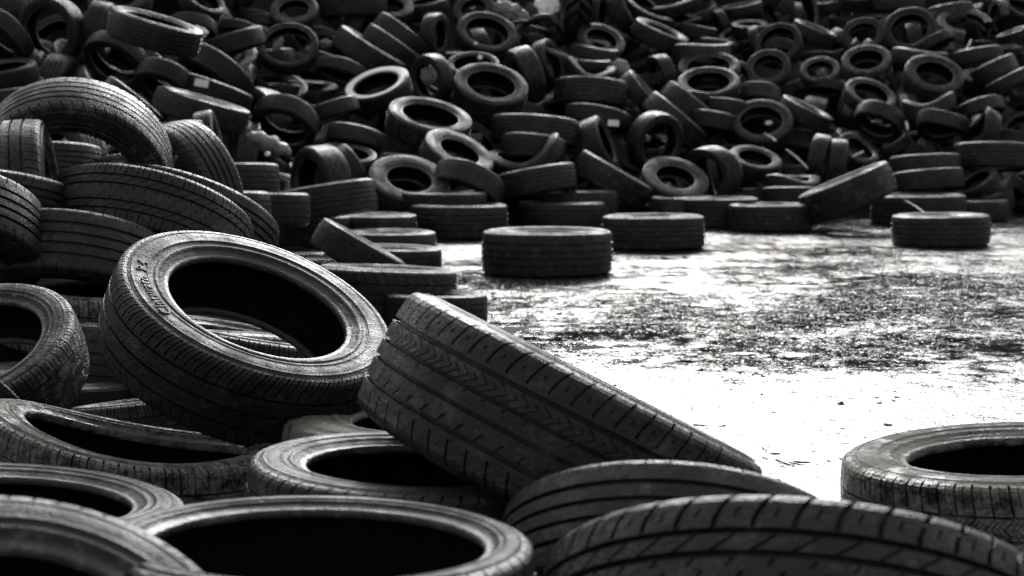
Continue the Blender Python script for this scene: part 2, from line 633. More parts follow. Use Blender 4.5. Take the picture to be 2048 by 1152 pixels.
def build_tyre(t, idx):
    o, rnd = t['o'], t['rnd']
    w = t['w']
    lod = int(o.get('lod', 2 if w > 350 else (1 if w > 125 else 0)))
    pat = o.get('p') or FAR_PAT[rnd.randrange(len(FAR_PAT))]
    H = o.get('H') or rnd.choice((0.26, 0.30, 0.30, 0.34, 0.38))
    rb = o.get('rb') or rnd.choice((0.58, 0.64, 0.64, 0.70))
    arc = o.get('arc', 360.0)
    kind = o.get('k')
    if not kind and lod == 0 and 'g' not in o and rnd.random() < (0.12 if t['u'] > 1300 else 0.05):
        kind = rnd.choice(('lumpy', 'saddle', 'droop', 'lumpy'))
    seed = rnd.random()
    wear = o.get('wear', rnd.choice((0.0, 0.08, 0.15, 0.28, 0.40)))
    mud = o.get('mud', rnd.choice((0.0, 0.0, 0.15, 0.3, 0.45)))
    colr = (seed, wear, mud, o.get('ws', 0.0))
    name = 'tractor_tyre' if pat == 'lug' else 'car_tyre'
    root = bpy.data.objects.new(name, None)
    COL.objects.link(root)
    root.empty_display_size = 0.1
    sx, sy = o.get('sx', 1.0), o.get('sy', 1.0)
    if lod == 0 and 'g' not in o:
        sx, sy = rnd.uniform(.92, 1.03), rnd.uniform(.95, 1.05)
    M = t['rot'].to_4x4()
    M.translation = t['pos']
    root.matrix_world = M @ Matrix.Diagonal((t['R'] * sx, t['R'] * sy, t['R'], 1))
    root['label'] = t['label']
    root['category'] = 'tyre'
    root['group'] = t.get('group', 'scrap tyres')

    def part(nm, key, parent):
        me = part_mesh(key, pat, H, rb, lod, arc, kind)
        ob = bpy.data.objects.new(nm, me)
        COL.objects.link(ob)
        ob.parent = parent
        ob.color = colr
        return ob
    part('tread', 'tread', root)
    for sfx in ('', '_back'):
        sw = part('sidewall', 'sidewall' + sfx, root)
        part('bead', 'bead' + sfx, sw)
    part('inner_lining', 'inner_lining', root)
    t['root'] = root
    t['H'], t['rb'], t['colr'] = H, rb, colr
    return root


exec_table = []
TABLE = """
# ---- front: big tyres
496 671 575 70 .47 | d=3.13 p=sipe H=.30 rb=.63 lod=2 wear=.12 mud=.12 spin=0 id=lettered | large tilted tyre with raised sidewall lettering above its wide dark opening | the lettered tyre
1118 868 800 63 .05 | d=2.36 p=chevron H=.335 rb=.62 lod=2 wear=.42 mud=.25 spin=0 | large steeply leaning tyre turning its chevron tread to the viewer beside wet concrete | the leaning chevron tread
262 958 575 84 .20 | D=.56 p=winter H=.33 k=pinch lod=2 mud=.78 wear=.5 spin=3.3 | squashed muddy tyre with drop shaped opening lying below the lettered tyre | the squashed muddy tyre
25 1078 680 88 .24 | D=.54 p=rib H=.28 rb=.66 lod=2 wear=.5 mud=.2 | flat grey tyre cut by frame edge in front of the squashed muddy tyre | 
632 1176 880 90 .25 | D=.50 p=rib H=.25 rb=.76 lod=2 wear=.35 mud=.1 | flat tyre with widest black opening and lettered rim at the bottom edge | the widest flat ring
900 912 670 90 .20 | D=.69 p=bald H=.27 rb=.58 lod=2 mud=.95 wear=.5 | mud caked pale tyre mostly hidden under the leaning chevron tread | 
822 1010 655 88 .23 | D=.52 p=rib H=.29 rb=.64 lod=2 wear=.35 mud=.25 | grey flat tyre with glinting inner lip under the leaning chevron tread | 
1345 1152 710 86 -.34 | D=.49 p=plain_rib H=.30 lod=2 wear=.4 mud=.35 | brownish ribbed tyre arching up just behind the nearest blocky tread | 
1590 1330 1060 85 -.28 | D=.62 p=touring H=.31 lod=2 wear=.35 mud=.2 rb=.62 | nearest blocky tread arching across the bottom edge beside wet concrete | the nearest blocky tread
2040 1000 700 90 .22 | g=1 p=winter H=.30 rb=.61 lod=2 mud=.8 wear=.2 spin=0 | lone mud streaked tyre lying flat on the white wet concrete | the lone mud streaked tyre
0 1405 1000 84 .72 | D=.47 p=rib H=.30 rb=.64 lod=2 wear=.6 mud=.35 | blurred pale tyre sidewall filling the bottom corner beside the widest flat ring | 
# ---- left ridge
195 628 390 88 .17 | d=4.6 p=winter H=.30 rb=.63 lod=2 mud=.8 wear=.5 | brown muddy flat tyre tucked behind the lettered tyre | 
-66 740 468 112 .50 | d=3.4 p=winter H=.28 rb=.70 lod=2 mud=.62 wear=.4 | mud streaked ring tilted at the frame edge above the squashed muddy tyre | the tilted edge ring
-45 775 190 50 -.1 | d=2.9 p=rib lod=1 H=.32 | small grooved tread poking across the opening of the tilted edge ring | 
365 725 440 87 .02 | d=4.1 p=plain_rib lod=2 H=.31 wear=.25 | dark ribbed tyre lying in shadow under the lettered tyre |
470 720 380 80 .10 | d=4.0 p=diag lod=2 H=.33 wear=.5 mud=.2 | tread glimpsed through the opening of the lettered tyre |
290 850 300 97 .05 | d=3.3 p=winter lod=1 mud=.6 wear=.6 | thin bright tyre edge showing just behind the squashed muddy tyre |
140 538 385 84 -.30 | d=4.7 p=plain_rib H=.34 lod=2 wear=.38 mud=.1 spin=0 | worn wide tread with plain ribs directly behind the lettered tyre | the plain ribbed tread
296 470 410 75 -.34 | d=5.0 p=diag H=.32 lod=2 wear=.28 spin=0 | wide tread of diagonal sipes lying on top of the plain ribbed tread | the diagonal tread
360 455 390 72 -.30 | d=5.45 p=rib H=.28 lod=2 wear=.2 | thin shoulder edge showing directly behind the diagonal tread |
154 336 374 78 -.80 | d=5.35 p=rib H=.30 lod=2 wear=.65 mud=.25 rb=.62 | big tyre arched over darkness, sharp ribbed tread on top | the big arched tyre
376 385 285 198 .50 | d=5.9 p=rib H=.31 lod=2 wear=.25 mud=.3 | upright tyre turned sideways between the big arched tyre and the diagonal tread |
40 415 348 6 .12 | d=5.0 p=chevron H=.40 lod=2 wear=.2 | upright wide tread with notched ribs standing inside the big arched tyre |
-35 402 330 83 -.10 | d=4.75 p=rib H=.31 lod=2 wear=.2 mud=.2 | dark ribbed tyre cut by the frame edge below the upright notched tread |
-130 478 425 86 -.45 | d=4.4 p=rib H=.32 lod=2 wear=.3 mud=.3 | arched tyre end at frame edge beside the plain ribbed tread |
128 335 215 178 .60 | d=7.3 p=rib lod=1 wear=.35 | upright ring glimpsed through the arch of the big arched tyre |
248 372 170 95 -.5 | d=7.0 p=rib lod=1 wear=.3 | rounded shoulder deep under the big arched tyre |
461 363 196 91 -.03 | d=9.0 p=plain_rib H=.35 wear=.22 | ribbed tyre lying level beside the upright sideways tyre |
716 507 192 60 .04 | d=6.55 p=winter H=.32 lod=2 wear=.5 mud=.2 spin=0 | small steeply leaning tread with zigzag sipes among the flat tyres | the small zigzag tread
771 582 285 88 .06 | g=1 p=block H=.34 lod=2 wear=.15 rb=.64 | flat tyre with block tread directly under the small zigzag tread | the flat block tread
872 617 208 90 .08 | g=1 p=block H=.30 lod=1 wear=.2 | flat tyre with fine blocks half hidden behind the leaning chevron tread |
# ---- flat tyres at the edge of the yard
780 522 208 89 .075 | g=1 p=winter H=.28 mud=.4 wear=.4 | flat tyre with shining rim behind the small zigzag tread |
775 491 196 90 .07 | g=1 p=bald H=.30 wear=.4 | flat smooth tyre, third layer behind the small zigzag tread |
743 456 184 90 .06 | g=1 p=rib wear=.45 | flat tyre with pale rounded shoulder, farthest behind the small zigzag tread |
602 460 200 90 .05 | g=1 p=rib wear=.2 | flat dark tyre above the top of the lettered tyre |
653 403 202 99 -.02 | D=.64 p=rib H=.33 wear=.3 | slightly raised level tread just above the flat dark tyre behind the lettered one |
885 406 178 90 .05 | d=10.9 p=rib wear=.3 | flat tyre directly behind a taller flat one below the light speckled ring |
918 441 197 90 .055 | g=1 p=rib H=.34 wear=.35 mud=.2 | flat tyre with rubbed top edge beside the ribbed flat tyre nearest the viewer |
1015 428 140 90 .05 | g=1 p=rib wear=.1 | dark flat tyre squeezed between two flat tyres at the yard edge |
1122 431 180 90 .055 | g=1 p=rib H=.32 wear=.25 | dark flat tyre directly behind the ribbed flat tyre |
1157 406 160 90 .05 | d=11.8 p=bald wear=.4 | flat smooth tyre rim peeking behind the dark flat tyre at the heap's foot |
1094 503 263 90 .072 | g=1 p=plain_rib H=.335 lod=2 wear=.25 rb=.64 | four ribbed flat tyre standing alone nearest on the wet yard | the ribbed flat tyre
1306 463 207 90 .058 | g=1 p=rib H=.32 lod=1 wear=.4 mud=.2 | flat tyre with white gleaming shoulder beside the ribbed flat tyre | the gleaming flat tyre
1362 412 128 90 .05 | d=12.0 p=bald wear=.6 mud=.6 | pale end of a flat tyre behind the gleaming flat tyre |
1435 424 165 90 .05 | g=1 p=rib H=.36 wear=.15 | tall dark flat tyre directly behind the gleaming flat tyre |
1541 434 168 90 .048 | g=1 p=plain_rib H=.32 wear=.35 | flat tyre at the tip of the long slanting tyre |
1881 459 192 90 .06 | g=1 p=plain_rib H=.32 wear=.35 mud=.3 | flat tyre resting alone ahead of the others in the far yard | the lone far flat tyre
1836 418 186 90 .05 | g=1 p=rib H=.32 wear=.4 mud=.3 | wide flat tyre directly behind the lone far flat tyre |
1945 420 138 90 .05 | g=1 p=bald wear=.35 | flat tyre end showing between two flat tyres and the heap |
1695 386 192 113 .06 | d=11.4 p=winter H=.33 wear=.6 mud=.3 lod=1 | long slanting tyre propped up with its pale tread to the yard | the slanting propped tyre
1515 388 78 90 .03 | wear=.15 dz=-.2
1588 370 112 90 -.03 | wear=.05
1580 396 112 90 -.03 | wear=.05
# ---- heap: upper left corner
104 62 136 188 .84 | wear=.12 rb=.68 lod=1 | large upright ring near the top corner with pale tyres inside | the corner ring
2 78 135 222 .50 | wear=.1
12 14 112 95 -.10 | wear=.45
200 58 112 -12 .25 | wear=.35
310 64 186 74 .12 | p=plain_rib wear=.18 lod=1 d=10.2 | long ribbed tyre lying slanted, widest along the top rows | the long slanted tyre
468 86 126 106 -.05 | p=plain_rib wear=.2
232 120 132 236 .60 | wear=.15
385 58 102 262 .50 | wear=.1
470 62 82 265 .40 | wear=.15
240 0 126 98 .60 | wear=.25 rb=.66
403 6 96 60 .45 | wear=.4
589 27 99 96 .60 | wear=.4 rb=.62 | upright ring with grey sidewall beside top edge above the bright lipped ring |
578 98 120 96 .74 | wear=.5 rb=.78 H=.26 lod=1 | thin walled ring with bright lip and scraps inside its opening | the bright lipped ring
640 82 86 266 .5 | wear=.1
668 46 72 200 .2 | wear=.3
525 52 82 272 .4 | wear=.2
432 152 162 232 .30 | wear=.1 p=rib lod=1 | dark tyre arching over the stickered tread | the dark arch over the sticker
330 166 116 244 .52 | wear=.15
424 186 162 70 -.06 | wear=.15 p=plain_rib lod=1 id=sticker_a | dark ribbed tread with a bright rectangular sticker | the stickered tread
403 220 192 74 .06 | wear=.15 lod=1 p=bald d=9.9 | smooth shouldered tyre lying slanted beneath the stickered tread |
570 246 134 250 .62 | wear=.3 rb=.68 H=.33 | ring gaping downward with grey scraps below, above the pale sack | the gaping ring
563 178 76 88 .1 | wear=.35
604 172 92 85 .05 | wear=.3
417 275 112 12 .15 | d=8.6 wear=.2
347 264 118 98 -.1 | d=7.6 wear=.5 mud=.4
262 208 132 50 -.05 | d=8.6 wear=.15
195 158 96 268 .35 | wear=.25
252 172 97 262 .30 | wear=.2
112 160 104 62 .35 | wear=.6 rb=.56 | pale glossy ring half hidden behind the big arched tyre |
66 152 104 172 -.15 | wear=.5 p=winter
34 208 172 97 -.08 | d=8.4 wear=.2
495 152 92 30 .6 | wear=.55 dz=.3
568 152 62 90 .1 | wear=.2
10 150 130 100 .2 | wear=.1 dz=.3
505 30 70 80 -.1 | wear=.5 dz=.3
# ---- heap: upper middle
737 108 152 58 .06 | p=bald wear=.25 lod=1 | lowest of three smooth overlapping tyres leaning one upon another | the lowest overlapping tyre
783 98 128 55 -.05 | p=bald wear=.15 dz=.15
803 80 132 52 -.08 | p=bald wear=.12 dz=.25
870 70 90 2 .42 | wear=.4 H=.33
825 46 62 90 .35 | wear=.35
972 74 124 77 .62 | wear=.35 rb=.70 lod=1 H=.28 | open ring with a second thin rim visible inside its opening | the double rimmed ring
948 24 87 100 .7 | wear=.35 rb=.6 dz=.3
979 186 152 79 .54 | wear=.3 rb=.64 lod=1 H=.34 | broad ring with clean grey rim facing up beside the white walled tyre | the clean grey ring
1050 152 118 198 .33 | wear=.55 p=plain_rib H=.36 lod=1 | upright tyre with bright streaked tread beside the clean grey ring | the bright streaked tread
757 182 138 108 .42 | wear=.1 ws=1 rb=.66 H=.30 lod=1 mud=0 | tyre with a broad white sidewall band | the white walled tyre
863 160 100 188 .66 | wear=.3 rb=.66 H=.33
946 140 108 90 .45 | wear=.15 rb=.74
857 250 172 78 .38 | wear=.55 mud=.25 rb=.66 H=.31 lod=1 | large ring with pale glinting rim in the middle of the heap | the pale rimmed ring
1070 264 178 86 -.10 | p=plain_rib wear=.25 lod=1 H=.31 | wide level ribbed tread beside the pale rimmed ring | the wide level tread
1066 300 132 84 -.15 | p=rib wear=.15
913 316 150 64 .44 | wear=.5 rb=.56 H=.28 lod=1 | speckled ring with thick sidewall below the pale rimmed ring | the thick walled ring
1052 317 146 107 .24 | wear=.4 rb=.68 k=saddle lod=1 | squeezed ring bent into a narrow slanting opening | the squeezed ring
955 302 70 4 .1 | wear=.6 p=plain_rib H=.4
1073 364 162 100 -.05 | p=plain_rib wear=.25 lod=1 H=.33 | level ribbed tread just below the squeezed ring |
934 376 152 68 -.42 | d=11.2 p=bald wear=.3 lod=1 | dark round shouldered tyre face down below the thick walled ring |
816 373 168 79 .56 | d=11.0 wear=.55 rb=.54 H=.27 lod=1 mud=.2 | light speckled ring leaning at the heap's foot above the flat tyres | the light speckled ring
642 372 162 186 .50 | wear=.35 p=winter H=.36 rb=.68 lod=1 | upright tyre with open dark side above the level tread | the upright dark tyre
700 345 115 30 -.2 | wear=.2
690 322 128 85 .30 | wear=.3 rb=.74
710 276 120 78 -.18 | wear=.25 p=bald
662 222 122 108 -.10 | wear=.3 p=plain_rib
634 124 88 78 -.25 | wear=.3 p=bald
682 142 106 74 -.28 | wear=.3 p=bald
710 56 78 150 -.1 | wear=.4
880 216 86 80 -.35 | wear=.1
785 337 132 88 -.1 | dz=.6 p=plain_rib wear=.3
700 12 150 92 -.05 | wear=.25 mud=.4 dz=.3
780 20 95 85 .5 | wear=.3 dz=.4
850 15 100 100 .2 | wear=.2 dz=.5
760 45 70 100 .2 | dz=.3 wear=.2
# ---- heap: upper centre right
1181 188 147 87 -.14 | p=plain_rib wear=.35 H=.36 lod=1 | tall level ribbed tread standing above the small stickered tread | the tall level tread
1195 238 134 80 -.18 | p=rib wear=.2 id=sticker_b | dark tread with a small white sticker near its upper edge | the small stickered tread
1200 87 102 68 .55 | wear=.4 rb=.64 H=.26
1186 110 102 84 -.1 | wear=.45 p=bald k=lumpy
1175 128 90 85 .1 | wear=.5 mud=.4
1180 146 106 76 .18 | wear=.4 k=saddle
1319 73 116 67 .14 | wear=.4 p=bald lod=1 | slanting smooth tyre with narrow opening on the upper heap | the slanting smooth tyre
1272 106 62 132 .1 | wear=.5 mud=.5
1320 150 84 192 .5 | wear=.35 H=.36
1325 118 78 88 .3 | wear=.3 dz=.2
1400 112 116 93 -.12 | p=bald wear=.3 k=lumpy
1418 145 121 94 .5 | wear=.4 rb=.68 | upper of two nested rings with oval openings | the upper nested ring
1417 180 121 91 .5 | wear=.4 rb=.68 | lower of two nested rings with oval openings | 
1462 163 92 86 .6 | wear=.5 rb=.76 dz=.1
1537 141 93 95 .75 | wear=.5 rb=.66
1558 92 94 112 .8 | wear=.4 rb=.74 H=.34
1518 88 76 20 .2 | wear=.5
1470 80 66 90 .5 | wear=.35
1435 96 78 80 -.1 | wear=.3
1395 64 76 80 .0 | wear=.3
1440 48 58 200 .4 | wear=.6 arc=240
1408 32 62 120 .1 | wear=.4
1330 2 145 98 .35 | wear=.35 rb=.74 H=.18
1300 22 122 66 .30 | wear=.45 rb=.72 H=.20 k=droop
1245 28 108 28 .12 | p=bald wear=.3 H=.36 | smooth broad tyre leaning beside the tractor tyre |
1150 6 156 178 .12 | p=lug H=.36 wear=.6 lod=1 d=15.6 | deep lugged tractor tyre standing on end at the top edge | the tractor tyre
1195 32 84 2 .3 | wear=.3
1062 64 78 80 -.1 | wear=.35 p=bald
1113 68 66 122 -.1 | wear=.55 mud=.5
1075 90 62 75 -.35 | wear=.5
1097 128 98 18 .36 | wear=.4 rb=.76
1280 188 104 40 .10 | wear=.45 p=plain_rib
1348 242 142 50 -.02 | p=plain_rib wear=.5 lod=1 H=.31 | lower of twin ribbed tyres leaning side by side | the twin leaning tyre
1380 220 138 50 -.08 | p=plain_rib wear=.4 lod=1 H=.31 dz=.12 | upper of twin ribbed tyres leaning side by side |
1310 284 122 -20 .74 | wear=.3 rb=.70 lod=1 H=.33 | upright open ring underneath the twin leaning tyres with scraps inside |
1195 290 112 22 .24 | p=bald wear=.4 H=.40 lod=1 | smooth upright tyre standing between wide level tread and upright open ring | the smooth upright tyre
1147 302 94 8 .1 | p=plain_rib wear=.5 H=.34
1522 251 127 90 .68 | wear=.5 rb=.66 lod=1 H=.26 mud=.25 | round ring with a white scrap and rod inside its opening | the ring holding scraps
1443 290 62 62 .2 | wear=.5 p=bald
1420 242 92 82 -.1 | p=plain_rib wear=.3
1450 218 102 84 -.16 | p=plain_rib wear=.4
1517 194 90 266 .4 | wear=.45 p=bald
1572 180 72 112 .05 | wear=.45
1375 200 92 85 -.1 | wear=.2
1262 328 84 58 .40 | wear=.55 dz=.1
1224 360 164 60 .02 | p=plain_rib wear=.4 lod=1 H=.32 | ribbed tyre slumping steeply at the heap's foot below the smooth upright tyre | the slumped ribbed tyre
1348 366 138 75 .56 | d=12.4 wear=.7 rb=.56 H=.26 lod=1 mud=.3 p=bald | grey wide walled ring leaning at the heap's foot behind the gleaming flat tyre | the grey wide walled ring
1427 352 120 194 .60 | wear=.4 rb=.68 H=.34
1508 327 107 77 .42 | wear=.45 rb=.64
1500 60 80 90 .2 | wear=.2 dz=.4
1480 20 90 100 .1 | wear=.15 dz=.5
1250 75 80 60 .2 | wear=.2 dz=.5
1240 215 70 90 -.2 | wear=.25 dz=.2
# ---- heap: upper right
1726 74 84 98 .8 | wear=.5 rb=.66
1820 66 106 100 .82 | wear=.35 rb=.68 lod=1 H=.33 | large round ring facing out near the pale torn tyre | the round outfacing ring
1868 88 82 -58 .2 | wear=.3 dz=.1
1928 50 108 84 .46 | arc=270 wear=1 mud=.9 p=bald spin=2.6 rb=.7 H=.2 lod=1 | pale torn tyre curled into an open C shape | the pale torn tyre
1995 36 74 176 .4 | arc=240 wear=.9 mud=.7 p=bald spin=1.2 H=.22
1733 131 97 94 .6 | wear=.7 mud=.7 rb=.68 | yellowish muddy ring with another tyre inside it | the yellowish ring
1690 102 62 120 .1 | wear=.5 k=lumpy
1640 146 82 92 .6 | wear=.5 rb=.68
1650 176 82 265 .3 | wear=.4
1628 67 92 68 .1 | wear=.4 p=bald
1865 160 120 74 .6 | wear=.5 rb=.62 lod=1 mud=.2 p=bald | thick grey ring with round opening beside a limp pale ring | the thick grey ring
1795 174 78 152 .5 | wear=.7 mud=.85 k=droop lod=1 p=bald H=.24 | limp pale muddy ring folded against the thick grey ring |
1738 196 107 69 .5 | wear=.5 rb=.68 H=.26
1692 218 72 170 .05 | wear=.7 mud=.8 p=bald k=lumpy
1758 242 102 248 .5 | wear=.2 p=bald rb=.66 H=.34 lod=1 mud=0 | glossy dark tyre arched over a light scrap | the glossy arched tyre
1610 228 112 64 .1 | p=bald wear=.45
1835 120 112 86 -.1 | p=bald wear=.4 k=lumpy
1860 217 102 99 -.05 | p=bald wear=.35
1955 114 102 100 -.1 | p=bald wear=.3
2015 102 62 90 .1 | wear=.5
1990 142 98 116 -.06 | p=bald wear=.4
2022 164 108 118 -.06 | p=bald wear=.35
1960 220 97 108 -.25 | p=bald wear=.4
2003 230 72 72 -.2 | p=bald wear=.4
1883 250 107 84 -.35 | p=bald wear=.45 k=lumpy
1962 266 98 144 .38 | wear=.6 rb=.70 k=saddle lod=1 mud=.2 | pale ring pinched to a narrow triangular opening | the triangular ring
2045 256 84 110 .6 | wear=.55
1880 280 78 95 -.05 | p=bald wear=.3
1787 294 74 124 .1 | wear=.3 p=bald
1826 288 62 110 .5 | wear=.4
1717 304 92 62 .6 | wear=.3
1637 320 102 168 -.1 | wear=.4 H=.34
1674 327 98 175 .04 | wear=.75 p=winter H=.36 lod=1 | upright tyre with pale worn tread above the slanting propped tyre | the pale upright tread
1725 280 82 88 -.2 | wear=.5 mud=.75 p=block
1660 262 62 60 .1 | wear=.4
1615 276 82 150 .05 | wear=.15 p=bald
1850 332 142 93 -.05 | p=bald wear=.3 lod=1 | long level tyre, upper of a dark pair behind the flat tyres |
1855 362 142 95 -.05 | p=bald wear=.15 lod=1 | long level tyre, lower of a dark pair behind the flat tyres |
1985 314 157 90 -.08 | p=plain_rib wear=.3 lod=1 H=.33 | broad level ribbed tread sitting upon a tilted ring at the frame edge | the broad edge tread
1955 369 97 121 .36 | wear=.4 rb=.68
2047 382 92 130 .6 | wear=.25 p=bald mud=0 rb=.6
1868 306 62 32 .2 | wear=.5
1795 8 104 92 -.05 | p=bald wear=.6 mud=.3
1900 28 92 100 -.1 | p=bald wear=.7 mud=.6
1690 42 62 95 .1 | wear=.5
1715 -6 104 88 .4 | wear=.4
1555 36 74 200 .4 | arc=250 wear=.6 p=bald
1600 20 102 20 .5 | wear=.5 rb=.74
2030 70 78 110 .1 | wear=.35
1660 10 90 95 .1 | wear=.3 dz=.4
2000 5 100 92 .2 | wear=.4 dz=.3
2040 20 80 70 .4 | wear=.5
1920 110 60 60 .3 | wear=.4 dz=.2
"""


def load_table():
    for ln in TABLE.strip().splitlines():
        ln = ln.strip()
        if not ln or ln.startswith('#'):
            continue
        f = [x.strip() for x in ln.split('|')]
        u, v, w, th, r = (float(x) for x in f[0].split())
        add_tyre(u, v, w, th, r, f[1] if len(f) > 1 else '', f[2] if len(f) > 2 else '', f[3] if len(f) > 3 else '')


load_table()
N_HAND = len(TYRES)
# tyres deeper in the heap, glimpsed through the gaps between the ones listed above
_fr = random.Random(77)
for _row, _v in enumerate(range(-70, 420, 58)):
    for _k in range(-1, 30):
        _u = _k * 74 + (37 if _row % 2 else 0) + _fr.uniform(-18, 18)
        _vv = _v + _fr.uniform(-16, 16)
        _hd = heap_depth(_u, _vv)
        _low = (0.36 if _v > -20 else 0.12) + _fr.uniform(0, .06)
        _th = _fr.choice((90, 80, 100, 60, 125, 10, 170, 265, 40))
        _r = _fr.choice((-.3, -.1, .05, .2, .45, .6))
        _p = EYE + ray(_u, _vv) / F * _hd + Vector((0, .12, -_low))
        _q = _p - EYE
        _d = _q.dot(FWD)
        _u, _vv = CX + F * _q.dot(RIGHT) / _d, CY - F * _q.dot(UP) / _d
        if _p.z < 0.05 or _p.y > 21.5 or _p.y < base_y(_u) + 0.9:
            continue
        add_tyre(_u, _vv, F * _fr.uniform(.54, .68) / _d, _th, _r, 'd=%.3f lod=0 wear=%.2f' % (_d, _fr.choice((.05, .15, .3, .45))), filler=True)
for _u, _v, _d, _th, _r in ((60, 560, 5.2, 90, .1), (120, 420, 6.6, 80, .1), (-40, 560, 5.0, 100, .0), (280, 470, 6.2, 85, .05),
                            (120, 800, 3.9, 90, .15), (420, 480, 6.4, 90, .05), (10, 330, 7.0, 60, .2), (250, 330, 7.6, 120, .2),
                            (560, 780, 3.7, 90, .1), (80, 330, 6.9, 90, -.1), (330, 300, 8.2, 70, .1), (-60, 250, 7.6, 80, .1),
                            (30, 260, 8.0, 110, -.1), (430, 420, 7.6, 90, .0), (520, 420, 8.4, 90, .0), (180, 250, 8.4, 60, .2),
                            (1420, 1190, 2.35, 90, .2), (1130, 1010, 2.75, 90, .2)):
    add_tyre(_u, _v, F * .58 / _d, _th, _r, 'd=%.3f lod=1 wear=.15' % _d, filler=True)

# which of the listed tyres the picture shows nothing of, and which deeper ones show largest
SKIP = set([])
SHOWN = set([234, 262, 266, 268, 275, 279, 283, 284, 287, 288, 294, 295, 296, 298, 299, 300, 305, 309, 313, 314, 315, 317, 319, 324, 329, 330, 331, 336, 340, 344, 345, 347, 348, 349, 361, 362, 364, 368, 369, 371, 375, 376, 377, 378, 379, 382, 390, 391, 392, 395, 397, 401, 402, 403, 406, 409, 412, 434, 435, 437, 438, 462, 465, 468, 469, 475, 480, 484, 485])
for i, t in enumerate(TYRES):
    t['skip'] = (i in SKIP) if i < N_HAND else (SHOWN != {-1} and i not in SHOWN)

RANK = ('nearest', 'second', 'third', 'fourth', 'fifth')
SECT = ('to the right of', 'above and right of', 'above', 'above and left of', 'to the left of', 'below and left of', 'below', 'below and right of')
MARKS = [t for t in TYRES if t['landmark'] and not t['skip']]
LIVE = [t for t in TYRES if not t['skip'] and -30 < t['u'] < 2078 and -30 < t['v'] < 1180]


def describe(t):
    o = t['o']
    wear, mud = o.get('wear', .1), o.get('mud', 0)
    adj = 'muddy' if mud >= .5 else ('pale' if wear >= .6 else ('grey' if wear >= .35 else 'dark'))
    if o.get('p') == 'bald' and wear < .6:
        adj = 'smooth ' + adj
    elif o.get('p') == 'plain_rib':
        adj = 'ribbed ' + adj
    th, r = t['th'] % 360, t['r']
    if r < 0:
        th, r = (th + 180) % 360, -r
    lean = min(abs(th - 90), abs(th - 270))
    if r >= .55:
        att = 'ring facing out'
    elif r >= .24:
        att = 'tilted ring' if th < 180 else 'arched tyre'
    elif lean < 22:
        att = 'level tyre'
    elif lean < 62:
        att = 'slanting tyre'
    else:
        att = 'upright tyre'
    return ('half buried ' if t['filler'] else '') + adj + ' ' + att


def place(t):
    best = None
    for m in MARKS:
        if m is t:
            continue
        dx, dy = t['u'] - m['u'], m['v'] - t['v']
        dist = math.hypot(dx, dy)
        sec = int(round(math.degrees(math.atan2(dy, dx)) / 45)) % 8
        rank = 0
        for q in LIVE:
            if q is t or q is m:
                continue
            ex, ey = q['u'] - m['u'], m['v'] - q['v']
            if int(round(math.degrees(math.atan2(ey, ex)) / 45)) % 8 == sec and math.hypot(ex, ey) < dist:
                rank += 1
        key = (rank + dist / 90.0, dist)
        if rank < len(RANK) and (best is None or key < best[0]):
            best = (key, '%s %s %s' % (RANK[rank], SECT[sec], m['landmark']))
    return best[1] if best else 'at the edge of the heap'


for t in TYRES:
    if not t['skip'] and not t['label']:
        t['label'] = describe(t) + ', ' + place(t)

for i, t in enumerate(TYRES):
    if t.get('skip'):
        continue
    build_tyre(t, i)
# ------------------------------------------------------------------ setting
def obj(name, me, kind=None, label=None, cat=None, group=None, parent=None):
    ob = bpy.data.objects.new(name, me)
    COL.objects.link(ob)
    for k, x in (('kind', kind), ('label', label), ('category', cat), ('group', group)):
        if x:
            ob[k] = x
    ob.parent = parent
    return ob


S = 150.0
obj('ground', mesh_from('ground', [(-S, -S, 0), (S, -S, 0), (S, S, 0), (-S, S, 0)], [(0, 1, 2, 3)], M_GROUND), 'structure')
gx = np.concatenate([np.arange(-16, 18.01, 0.25)])
gy = np.concatenate([np.arange(3.0, 30.01, 0.25)])
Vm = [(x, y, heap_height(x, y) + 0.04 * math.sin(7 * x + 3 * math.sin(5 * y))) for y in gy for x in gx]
obj('added_heap_core', mesh_from('added_heap_core', Vm, grid_faces(len(gy), len(gx), False), M_GAP), 'structure')  # added dark core: its black fills the shaded gaps and hides sky


def at(u, v, d):
    return EYE + ray(u, v) / F * d


def tube(pts, rad, mat, name, seg=10):
    pts = [Vector(p) for p in pts]
    # smooth the path
    for _ in range(2):
        q = [pts[0]]
        for a, b in zip(pts, pts[1:]):
            q += [a * .75 + b * .25, a * .25 + b * .75]
        q.append(pts[-1])
        pts = q
    o = pts[0].copy()
    V = []
    for i, p in enumerate(pts):
        t = (pts[min(i + 1, len(pts) - 1)] - pts[max(i - 1, 0)]).normalized()
        a = t.orthogonal().normalized()
        b = t.cross(a)
        rr = rad if not isinstance(rad, tuple) else rad[0] + (rad[1] - rad[0]) * i / (len(pts) - 1)
        if i in (0, len(pts) - 1):
            rr *= 0.6
        for k in range(seg):
            c = 2 * PI * k / seg
            V.append(tuple(p - o + (a * math.cos(c) + b * math.sin(c)) * rr))
    n = len(pts)
    Q = grid_faces(n, seg, True)
    V += [tuple(pts[0] - o), tuple(pts[-1] - o)]
    cap = [[len(V) - 2, (k + 1) % seg, k, k] for k in range(seg)] + [[len(V) - 1, (n - 1) * seg + k, (n - 1) * seg + (k + 1) % seg, (n - 1) * seg + k] for k in range(0)]
    me = mesh_from(name, V, Q, mat)
    return me, o


def rod(u0, v0, u1, v1, d0, d1, rad, mat, name, label, cat):
    me, o = tube([at(u0, v0, d0), at((u0 + u1) / 2 + 2, (v0 + v1) / 2 - 1, (d0 + d1) / 2), at(u1, v1, d1)], rad, mat, name)
    ob = obj(name, me, None, label, cat)
    ob.location = o
    return ob


